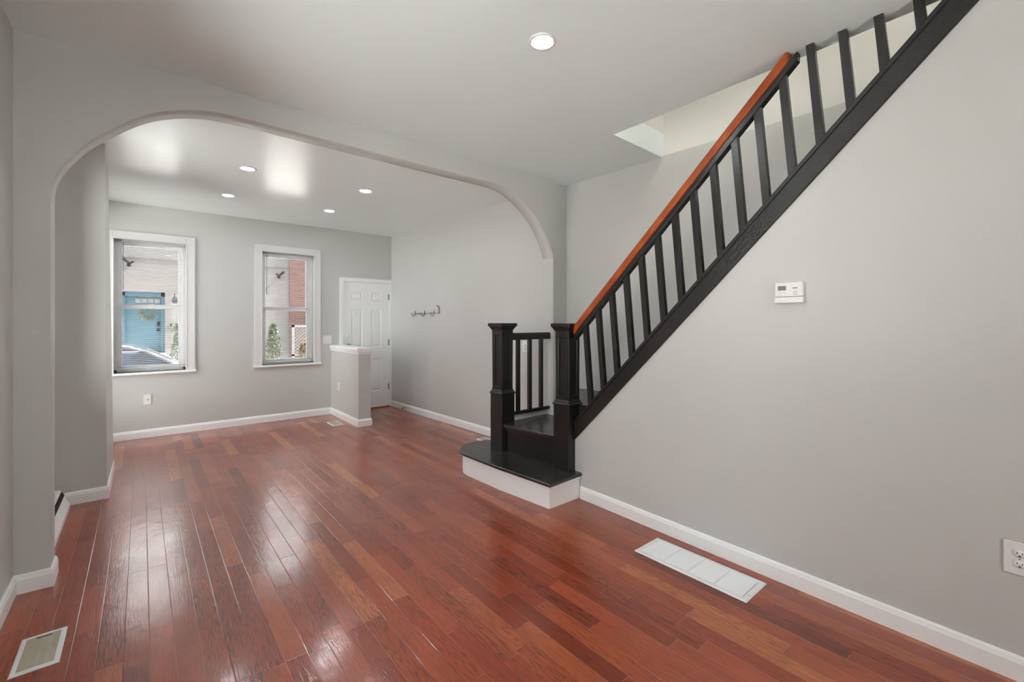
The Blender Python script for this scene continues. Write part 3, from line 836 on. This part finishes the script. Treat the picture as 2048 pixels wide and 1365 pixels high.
# ------------------------------------------------------------------ floor registers and return grille
def register(x0, x1, y0, y1, label, along_x=True, slot=False):
    t = thing('floor_register', label, 'floor vent', ((x0+x1)/2, (y0+y1)/2, 0), group='small floor registers')
    b = .017; h = .006
    mb = MB()
    prof = [(0, 0), (-.0, .002), (.004, h), (b, h), (b, 0)]
    mb.sweep(prof, [(x0, y0), (x1, y0), (x1, y1), (x0, y1)], closed=True)
    mesh_obj('frame', mb, M['plastic'], t)
    mb = MB().box(x0 + b, x1 - b, y0 + b, y1 - b, 0.0002, .001)
    mesh_obj('well', mb, M['dark'], t)
    mb = MB()
    y = y0 + b + .003
    while y < y1 - b - .006:
        mb.hexa([(x0+b, y, .001), (x1-b, y, .001), (x1-b, y+.0065, .001), (x0+b, y+.0065, .001)],
                [(x0+b, y+.0005, .0045), (x1-b, y+.0005, .0045), (x1-b, y+.006, .0045), (x0+b, y+.006, .0045)])
        y += .0085
    for k in range(1, 4):
        x = x0 + b + (x1-x0-2*b)*k/4
        mb.box(x - .0015, x + .0015, y0 + b, y1 - b, .001, .0048)
    mesh_obj('grille', mb, M['beige'], t)
    if slot:
        mesh_obj('damper_slot', MB().box(x0 + .045, x1 - .045, y1 - b - .0125, y1 - b - .0075, .0046, .0056), M['dark'], t)
register(1.893, 2.027, 5.867, 6.133, 'small white floor register on the boards beside the half wall')
register(2.940, 3.075, 3.915, 4.172, 'small white floor register at the wall behind the rounded bottom step')
register(-0.388, -0.250, 2.500, 2.765, 'white floor register with beige grille near the left arch pier', slot=True)

t = thing('return_air_grille', 'long white louvred return air grille in the floor beside the wall under the stairs', 'floor vent', (2.345, 1.235, 0))
x0, x1, y0, y1 = 2.225, 2.465, 0.919, 1.549
mb = MB()
b = .026; h = .007
mb.sweep([(0, 0), (0, .002), (.006, h), (b, h), (b + .004, h - .003), (b + .004, 0)], [(x0, y0), (x1, y0), (x1, y1), (x0, y1)], closed=True)
seg = (y1 - y0 - 2*b) / 4
for k in (1, 2, 3):
    y = y0 + b + seg*k
    mb.box(x0 + b, x1 - b, y - .006, y + .006, .001, h - .001)
mesh_obj('frame', mb, M['plastic'], t)
mesh_obj('duct_opening', MB().box(x0 + b, x1 - b, y0 + b, y1 - b, .0002, .0008), M['dark'], t)
mb = MB()
for k in range(4):
    ya, yb_ = y0 + b + seg*k + .006, y0 + b + seg*(k+1) - .006
    x = x0 + b + .004
    while x < x1 - b - .008:
        mb.hexa([(x, ya, .0018), (x + .001, ya, .0010), (x + .0086, ya, .0052), (x + .0078, ya, .0062)],
                [(x, yb_, .0018), (x + .001, yb_, .0010), (x + .0086, yb_, .0052), (x + .0078, yb_, .0062)])
        x += .0074
mesh_obj('louvres', mb, M['plastic'], t)
for y in (y0 + .013, y1 - .013):
    mesh_obj('screw', MB().lathe([(.0035, 0), (.003, .0012), (0, .0015)], ((x0+x1)/2 - .06, y, h), 12), M['steel'], t)

# baseboard register on the left wall beyond the arch
t = thing('baseboard_register', 'white slanted baseboard register between the left arch pier and the chimney breast', 'heating register', (-0.45, 4.2, 0))
prof = [(0, 0), (.104, 0), (.104, .035), (.058, .135), (.050, .145), (0, .145)]
mb = MB()
ya, yb_ = 3.78, 4.50
P = [( -.50 + a, z) for a, z in prof]
mb.add([(x, ya, z) for x, z in P] + [(x, yb_, z) for x, z in P], [(i, (i+1) % 6, 6 + (i+1) % 6, 6 + i) for i in range(6)])
mb.add([(x, ya, z) for x, z in P], [tuple(range(6))])
ip = [(-.50 + a, z) for a, z in [(.006, .006), (.096, .006), (.096, .034), (.053, .128), (.046, .137), (.006, .137)]]
mb.add([(x, yb_, z) for x, z in P] + [(x, yb_, z) for x, z in ip] + [(x, yb_ - .03, z) for x, z in ip],
       [(i, (i+1) % 6, 6 + (i+1) % 6, 6 + i) for i in range(6)] + [(6+i, 6+(i+1) % 6, 12+(i+1) % 6, 12+i) for i in range(6)] + [tuple(range(12, 18))])
mesh_obj('body', mb, M['trim'], t)
mesh_obj('outlet_slot', MB().hexa([(-.4265, ya+.03, .105), (-.4395, ya+.03, .132), (-.4355, ya+.03, .134), (-.4225, ya+.03, .107)],
                                  [(-.4265, yb_-.012, .105), (-.4395, yb_-.012, .132), (-.4355, yb_-.012, .134), (-.4225, yb_-.012, .107)]), M['dark'], t)

# ------------------------------------------------------------------ wall devices
def on_stairwall(mb):     # local: u along wall to the right as seen (-Y), v up, w out of the wall
    return mb
def plate(t, frame, w_, h_, kind):
    """frame(u,v,w)->world; plate of width w_ and height h_ centred"""
    def bx(u0, u1, v0, v1, w0, w1):
        m = MB().box(u0, u1, v0, v1, w0, w1)
        m.v = [frame(*p) for p in m.v]; return m
    pl = mesh_obj('cover_plate', bx(-w_/2, w_/2, -h_/2, h_/2, 0, .006), M['plastic'], t, .0025)
    if kind == 'duplex':
        for s_ in (-1, 1):
            cv = s_*.0195
            m = MB().lathe([(.0172, .0055), (.0172, .0078), (.0160, .0083), (0, .0083)], (0, 0, 0), 28)
            m.v = [frame(x, cv + max(-.0130, min(.0130, y)), z) for x, y, z in m.v]
            rc = mesh_obj('receptacle', m, M['plastic'], pl)
            sl = MB()
            for q in (bx(-.0075, -.0055, cv - .001, cv + .007, .0082, .0086), bx(.0055, .0075, cv - .001, cv + .006, .0082, .0086), bx(-.0025, .0025, cv - .010, cv - .0055, .0082, .0086)):
                sl.add(q.v, q.f)
            mesh_obj('slots', sl, M['dark'], pl)
        m = MB().lathe([(.003, .006), (.0025, .0072), (0, .0074)], (0, 0, 0), 12); m.v = [frame(*p) for p in m.v]
        mesh_obj('screw', m, M['steel'], pl)
    elif kind == 'coax':
        m = MB().lathe([(.006, .006), (.006, .010), (.0045, .010), (.0045, .016), (0, .016)], (0, 0, 0), 16); m.v = [frame(*p) for p in m.v]
        mesh_obj('jack', m, M['steel'], pl)
    elif kind == 'switch':
        for u in (-.023, .023):
            mesh_obj('toggle', bx(u - .0045, u + .0045, -.008, .010, .006, .014), M['plastic'], pl, .001)
def fr_stair(yc, zc):
    return lambda u, v, w_: (xs(yc - u) - w_, yc - u, zc + v)
def fr_front(xc, zc):
    return lambda u, v, w_: (xc + u, YW - w_, zc + v)
t = thing('duplex_outlet', 'large white duplex outlet low on the wall under the stairs', 'outlet', (xs(.065), .065, .458))
plate(t, fr_stair(.064, .4575), .084, .122, 'duplex')
t = thing('wall_jack_plate', 'small white jack plate low on the street wall between chimney breast and windows', 'outlet', (.053, YW, .44))
plate(t, fr_front(.053, .440), .070, .115, 'coax')
t = thing('light_switch', 'white double light switch between the right window and the entry door', 'light switch', (2.073, YW, 1.08))
plate(t, fr_front(2.073, 1.081), .122, .118, 'switch')
t = thing('half_wall_outlet', 'white outlet on the side of the half wall', 'outlet', (HX0, 6.36, .433))
plate(t, lambda u, v, w_: (HX0 - w_, 6.36 - u, .433 + v), .070, .115, 'duplex')
def xr_at(y): return flight_xr(y) + .002
t = thing('stair_wall_outlet', 'white outlet plate seen between the small landing balusters', 'outlet', (xr_at(3.59), 3.59, 1.075))
plate(t, lambda u, v, w_: (xr_at(3.59 - u) - w_, 3.59 - u, 1.075 + v), .075, .120, 'duplex')

# thermostat
yc, zc = .8375, 1.4955
t = thing('thermostat', 'white wall thermostat with small grey display above the wall under the stairs', 'thermostat', (xs(yc), yc, zc))
fr = fr_stair(yc, zc)
def bx(u0, u1, v0, v1, w0, w1):
    m = MB().box(u0, u1, v0, v1, w0, w1); m.v = [fr(*p) for p in m.v]; return m
mesh_obj('body', bx(-.064, .064, -.020, .052, 0, .026), M['plastic'], t, .003)
mesh_obj('front_cover', bx(-.066, .066, -.052, -.0215, 0, .029), M['plastic'], t, .003)
mesh_obj('display', bx(-.050, -.012, .012, .035, .026, .0265), M['lcd'], t)
mesh_obj('label_plate', bx(.018, .040, .020, .025, .026, .0264), M['greyprint'], t)
mb = MB()
for a0 in (35, 215):
    seg_ = []
    for i in range(9):
        a = math.radians(a0 + i*14)
        seg_.append(fr(.030 + .0095*math.cos(a), -.004 + .0075*math.sin(a), .0265))
    mb.tube(seg_, .0012, 6)
mesh_obj('dial_arrows', mb, M['greyprint'], t)
for u in (-.040, -.022):
    m = MB().lathe([(.0072, .026), (.0072, .0272), (.006, .0280), (0, .0280)], (0, 0, 0), 20); m.v = [fr(u + x, -.006 + y, z) for x, y, z in m.v]
    mesh_obj('button', m, M['plastic'], t)
    m = MB().lathe([(.0018, .026), (.0018, .0266), (0, .0266)], (0, 0, 0), 10); m.v = [fr(u + x, .0055 + y, z) for x, y, z in m.v]
    mesh_obj('indicator', m, M['greyprint'], t)

# coat hooks on the wall beyond the arch
t = thing('coat_hook_rack', 'metal coat rack with four hooks on the grey wall beyond the arch', 'coat rack', (xr_at(5.65), 5.65, 1.46))
fx = lambda y, w_: xr_at(y) - w_
mesh_obj('back_rail', MB().prism_x([(5.28, 1.452), (6.00, 1.452), (6.00, 1.470), (5.28, 1.470)], lambda y: fx(y, .006), lambda y: fx(y, 0)), M['steel'], t, .001)
for y, s_ in ((5.93, 1), (5.66, 1), (5.41, 1)):
    pts_ = [(fx(y, w_), y, z_) for w_, z_ in ((.006, 1.500), (.008, 1.470), (.012, 1.440), (.030, 1.425), (.050, 1.430), (.060, 1.450), (.062, 1.462))]
    mesh_obj('hook', MB().tube(pts_, .0055, 8).lathe([(0, -.008), (.008, 0), (0, .008)], (fx(y, .062), y, 1.465), 12), M['steel'], t)
y = 5.28
mesh_obj('hook', MB().tube([(fx(y, w_), y, z_) for w_, z_ in ((.004, 1.455), (.010, 1.470), (.012, 1.51), (.014, 1.54), (.028, 1.558), (.045, 1.562))], .009, 10), M['steel'], t)

# door stop on the baseboard
t = thing('door_stop', 'small metal door stop on the baseboard near the entry door', 'door stop', (xr_at(6.16), 6.16, .05))
x = xr_at(6.16) - .014
mesh_obj('spring', MB().tube([(x, 6.16, .05), (x - .065, 6.16, .05)], .005, 10), M['steel'], t)
mesh_obj('tip', MB().tube([(x - .064, 6.16, .05), (x - .078, 6.16, .05)], .008, 10), M['lampdark'], t)

# ------------------------------------------------------------------ the street outside
GZ = -0.55
FY = 19.0
struct('ground', MB().box(-30, 40, YW + .3, 60, GZ - .2, GZ), M['asphalt'], 'asphalt street outside', 'street')
struct('ground', MB().box(-30, 40, 15.6, FY, GZ, GZ + .14), M['concrete'], 'concrete sidewalk across the street', 'sidewalk')
FH = 5.6
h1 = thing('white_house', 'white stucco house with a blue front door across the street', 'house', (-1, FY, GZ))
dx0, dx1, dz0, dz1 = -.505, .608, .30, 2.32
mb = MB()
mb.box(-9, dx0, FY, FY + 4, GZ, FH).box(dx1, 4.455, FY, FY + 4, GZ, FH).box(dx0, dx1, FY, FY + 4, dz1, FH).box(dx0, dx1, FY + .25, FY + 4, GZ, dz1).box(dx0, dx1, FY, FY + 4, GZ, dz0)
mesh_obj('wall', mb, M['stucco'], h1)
mb = MB().box(dx0, dx0 + .09, FY + .06, FY + .25, dz0, dz1).box(dx1 - .10, dx1, FY + .06, FY + .25, dz0, dz1).box(dx0, dx1, FY + .06, FY + .25, dz1 - .14, dz1)
mesh_obj('door_frame', mb, M['bluedoor'], h1)
dr = mesh_obj('front_door', MB().box(dx0 + .09, dx1 - .10, FY + .14, FY + .20, dz0, dz1 - .14), M['bluedoor'], h1)
for k in range(4):
    a = -.16 + k*.165
    mesh_obj('door_pane', MB().box(a, a + .14, FY + .125, FY + .145, 1.96, 2.10), M['paleglass'], dr)
mesh_obj('door_handle', MB().box(.40, .47, FY + .09, FY + .14, 1.02, 1.10), M['lampdark'], dr)
mesh_obj('door_lock', MB().box(.40, .47, FY + .10, FY + .14, 1.20, 1.33), M['lampdark'], dr)
mesh_obj('doorbell', MB().box(.76, .79, FY - .02, FY, 1.12, 1.28), M['lampdark'], h1)
tag(mesh_obj('front_steps', MB().box(-.6, .62, FY - 1.0, FY, GZ + .14, .05).box(-.6, .62, FY - .6, FY, .05, .28), M['concrete']), 'pale concrete front steps below the blue door', 'steps')
mesh_obj('cornice_band', MB().box(-9, 4.455, FY - .012, FY, 3.40, 3.425), M['stucco_band'], h1)
t = thing('door_wreath', 'pale flower wreath hanging on the blue door across the street', 'wreath', (.15, FY + .1, 1.60))
mb = MB(); random.seed(3)
for k in range(110):
    a = random.uniform(0, 2*PI); r = .18 + random.gauss(0, .03)
    c = Vector((.15 + r*math.cos(a), FY + .09 + random.uniform(-.02, .02), 1.60 + r*math.sin(a)))
    d1 = Vector((random.gauss(0,1), random.gauss(0,.5), random.gauss(0,1))).normalized()*.045
    d2 = Vector((random.gauss(0,1), random.gauss(0,.5), random.gauss(0,1))).normalized()*.025
    mb.add([c-d1, c-d2, c+d1, c+d2], [(0,1,2,3)])
mesh_obj('flowers', mb, M['wreath'], t)
mesh_obj('star', MB().prism_y([( .15 + (.10 if i % 2 == 0 else .04)*math.sin(i*PI/5), 2.20 + (.10 if i % 2 == 0 else .04)*math.cos(i*PI/5)) for i in range(10)], FY + .09, FY + .11), M['paleglass'], t)
def lantern(x, z):
    t = thing('wall_lantern', 'dark curved wall lantern beside the blue door', 'lantern', (x, FY, z))
    mesh_obj('arm', MB().tube([(x, FY, z + .05), (x, FY - .10, z + .16), (x, FY - .18, z + .13), (x, FY - .20, z + .04)], .015, 8), M['lampdark'], t)
    mesh_obj('shade', MB().lathe([(.03, .06), (.08, 0), (.09, -.10), (.05, -.16), (0, -.17)], (x, FY - .20, z), 16), M['lampdark'], t)
lantern(.864, 2.12)
def seclight(x, z, s_, lb):
    t = thing('security_light', lb, 'security light', (x, FY, z), group='security lights on the white house')
    mesh_obj('mount', MB().lathe([(.055, 0), (.055, -.05), (.03, -.08), (0, -.08)], (x, FY, z), 16, 'y'), M['lampdark'], t)
    mesh_obj('lamp_head', MB().tube([(x, FY - .06, z + .05), (x + s_*.16, FY - .20, z + .20)], [.03, .05], 10), M['lampdark'], t)
    mesh_obj('lamp_head', MB().tube([(x, FY - .06, z + .03), (x - s_*.12, FY - .20, z + .10)], [.02, .035], 10), M['lampdark'], t)
seclight(-.311, 3.18, -1, 'dark security light above the blue door, seen through the left window')
seclight(4.08, 3.06, 1, 'dark security light on the white house next to the brick building')
h2 = thing('brick_building', 'red brick building next to the white house across the street', 'building', (8, FY, GZ))
mesh_obj('wall', MB().box(4.457, 14, FY - .05, FY + 4, GZ, FH + .6), M['brick'], h2)
# lattice fence
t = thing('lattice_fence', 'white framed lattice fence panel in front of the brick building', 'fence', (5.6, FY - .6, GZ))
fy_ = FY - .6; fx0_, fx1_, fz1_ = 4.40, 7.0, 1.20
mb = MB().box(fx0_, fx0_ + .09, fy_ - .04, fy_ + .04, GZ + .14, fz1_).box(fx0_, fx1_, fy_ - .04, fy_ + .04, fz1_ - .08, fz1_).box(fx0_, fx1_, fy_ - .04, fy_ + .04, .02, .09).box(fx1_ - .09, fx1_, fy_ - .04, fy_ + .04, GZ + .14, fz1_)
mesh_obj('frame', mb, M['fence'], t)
mb = MB()
sp = .125; wd = .022; zlo, zhi = GZ + .14, fz1_ - .08
c = fx0_ - 2.0
while c < fx1_:
    for s_, dy in ((1, 0), (-1, .012)):
        a0x, a1x = c, c + (zhi - zlo)
        xa, xb = (a0x, a1x)
        za, zb_ = (zlo, zhi) if s_ == 1 else (zhi, zlo)
        # clip to the frame
        t0 = max(0.0, (fx0_ - xa)/(xb - xa)); t1 = min(1.0, (fx1_ - xa)/(xb - xa))
        if t1 - t0 > .02:
            p0 = (xa + (xb-xa)*t0, za + (zb_-za)*t0); p1 = (xa + (xb-xa)*t1, za + (zb_-za)*t1)
            mb.prism_y([(p0[0]-wd, p0[1]), (p0[0]+wd, p0[1]), (p1[0]+wd, p1[1]), (p1[0]-wd, p1[1])], fy_ - .01 + dy, fy_ + dy)
    c += sp
mesh_obj('lattice', mb, M['fence'], t)

def shrub(x, y, z0, w_, h_, n, mat, label, seed, pot=False):
    t = thing('shrub', label, 'shrub', (x, y, z0))
    rg = random.Random(seed); mb = MB()
    for k in range(n):
        u = rg.random(); hz = u**.8
        rr = w_/2 * math.sqrt(rg.random()) * (1.0 - .75*hz**2)
        a = rg.uniform(0, 2*PI)
        c = Vector((x + rr*math.cos(a), y + rr*math.sin(a)*.8, z0 + .12 + hz*h_))
        d1 = Vector((rg.gauss(0,1), rg.gauss(0,1), rg.gauss(0,.8))).normalized()*rg.uniform(.03, .06)
        d2 = d1.cross(Vector((rg.gauss(0,1), rg.gauss(0,1), rg.gauss(0,1)))).normalized()*rg.uniform(.012, .025)
        mb.add([c-d1, c-d2, c+d1, c+d2], [(0,1,2,3)])
    mesh_obj('foliage', mb, mat, t)
    mesh_obj('stem', MB().tube([(x, y, z0), (x + .02, y, z0 + h_*.8)], [.025, .008], 8), M['bark'], t)
    if pot:
        mesh_obj('pot', MB().lathe([(.12, 0), (.17, .22), (.18, .24), (.15, .24), (.14, .20)], (x, y, z0 - .1), 20), M['clay'], t)
shrub(3.75, 18.3, GZ + .14, .62, 1.55, 1500, M['leaf'], 'tall green shrub seen low in the window facing the brick building', 11)
shrub(4.75, 18.0, GZ + .14, .60, .85, 900, M['leafy'], 'low yellow shrub in front of the lattice fence', 12)
shrub(.90, 18.2, GZ + .24, .42, 1.15, 800, M['leaf'], 'green potted shrub beside the blue door', 13, True)
shrub(1.15, 17.7, GZ + .24, .40, .60, 500, M['leafy'], 'yellow potted plant near the blue door', 14, True)
t = thing('hanging_plant', 'green trailing plant on the white wall above the potted shrub', 'plant', (.98, FY - .2, 1.25))
rg = random.Random(5); mb = MB()
for k in range(350):
    c = Vector((1.0 + rg.gauss(0, .09), FY - .2 + rg.gauss(0, .06), 1.22 - abs(rg.gauss(0, .22))))
    d1 = Vector((rg.gauss(0,1), rg.gauss(0,1), rg.gauss(0,1))).normalized()*.045
    d2 = d1.cross(Vector((rg.gauss(0,1), rg.gauss(0,1), rg.gauss(0,1)))).normalized()*.02
    mb.add([c-d1, c-d2, c+d1, c+d2], [(0,1,2,3)])
mesh_obj('foliage', mb, M['leaf'], t)
mesh_obj('basket', MB().lathe([(.05, -.12), (.13, 0), (.14, .02), (0, .02)], (1.0, FY - .2, 1.25), 16), M['lampdark'], t)

# parked car, nose to the right
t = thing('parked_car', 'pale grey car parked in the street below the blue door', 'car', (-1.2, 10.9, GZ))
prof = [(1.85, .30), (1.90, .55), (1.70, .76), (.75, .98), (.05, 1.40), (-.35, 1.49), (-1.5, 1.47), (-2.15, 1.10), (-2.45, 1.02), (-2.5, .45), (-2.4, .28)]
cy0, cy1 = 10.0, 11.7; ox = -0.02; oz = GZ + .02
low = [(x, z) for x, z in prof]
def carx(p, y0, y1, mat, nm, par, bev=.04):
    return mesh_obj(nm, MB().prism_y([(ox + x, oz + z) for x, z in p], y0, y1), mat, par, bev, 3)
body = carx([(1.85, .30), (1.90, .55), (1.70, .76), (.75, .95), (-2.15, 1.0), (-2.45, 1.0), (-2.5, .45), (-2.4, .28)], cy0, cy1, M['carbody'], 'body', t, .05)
carx([(.78, .93), (.02, 1.37), (-1.5, 1.40), (-2.20, .97)], cy0 + .10, cy1 - .10, M['carglass'], 'greenhouse_glass', t, .05)
carx([(.12, 1.345), (-.15, 1.455), (-.45, 1.49), (-1.45, 1.47), (-1.62, 1.37), (-.2, 1.37)], cy0 + .12, cy1 - .12, M['carbody'], 'roof', t, .03)
for yy in (cy0 + .085, cy1 - .115):
    carx([(.84, .92), (.06, 1.37), (-.02, 1.37), (.74, .92)], yy, yy + .03, M['carbody'], 'windscreen_pillar', t, .004)
    carx([(-.62, .95), (-.62, 1.40), (-.70, 1.40), (-.70, .95)], yy, yy + .03, M['carbody'], 'door_pillar', t, .004)
for x in (1.15, -1.7):
    for yy in (cy0 - .01, cy1 - .19):
        wh = mesh_obj('wheel', MB().lathe([(.20, 0), (.31, .02), (.32, .05), (.32, .15), (.31, .18), (.20, .20)], (ox + x, yy, GZ + .32), 28, 'y'), M['rubber'], t)
        mesh_obj('hubcap', MB().lathe([(.19, -.005), (.17, .015), (0, .01)], (ox + x, yy, GZ + .32), 20, 'y'), M['steel'], wh)
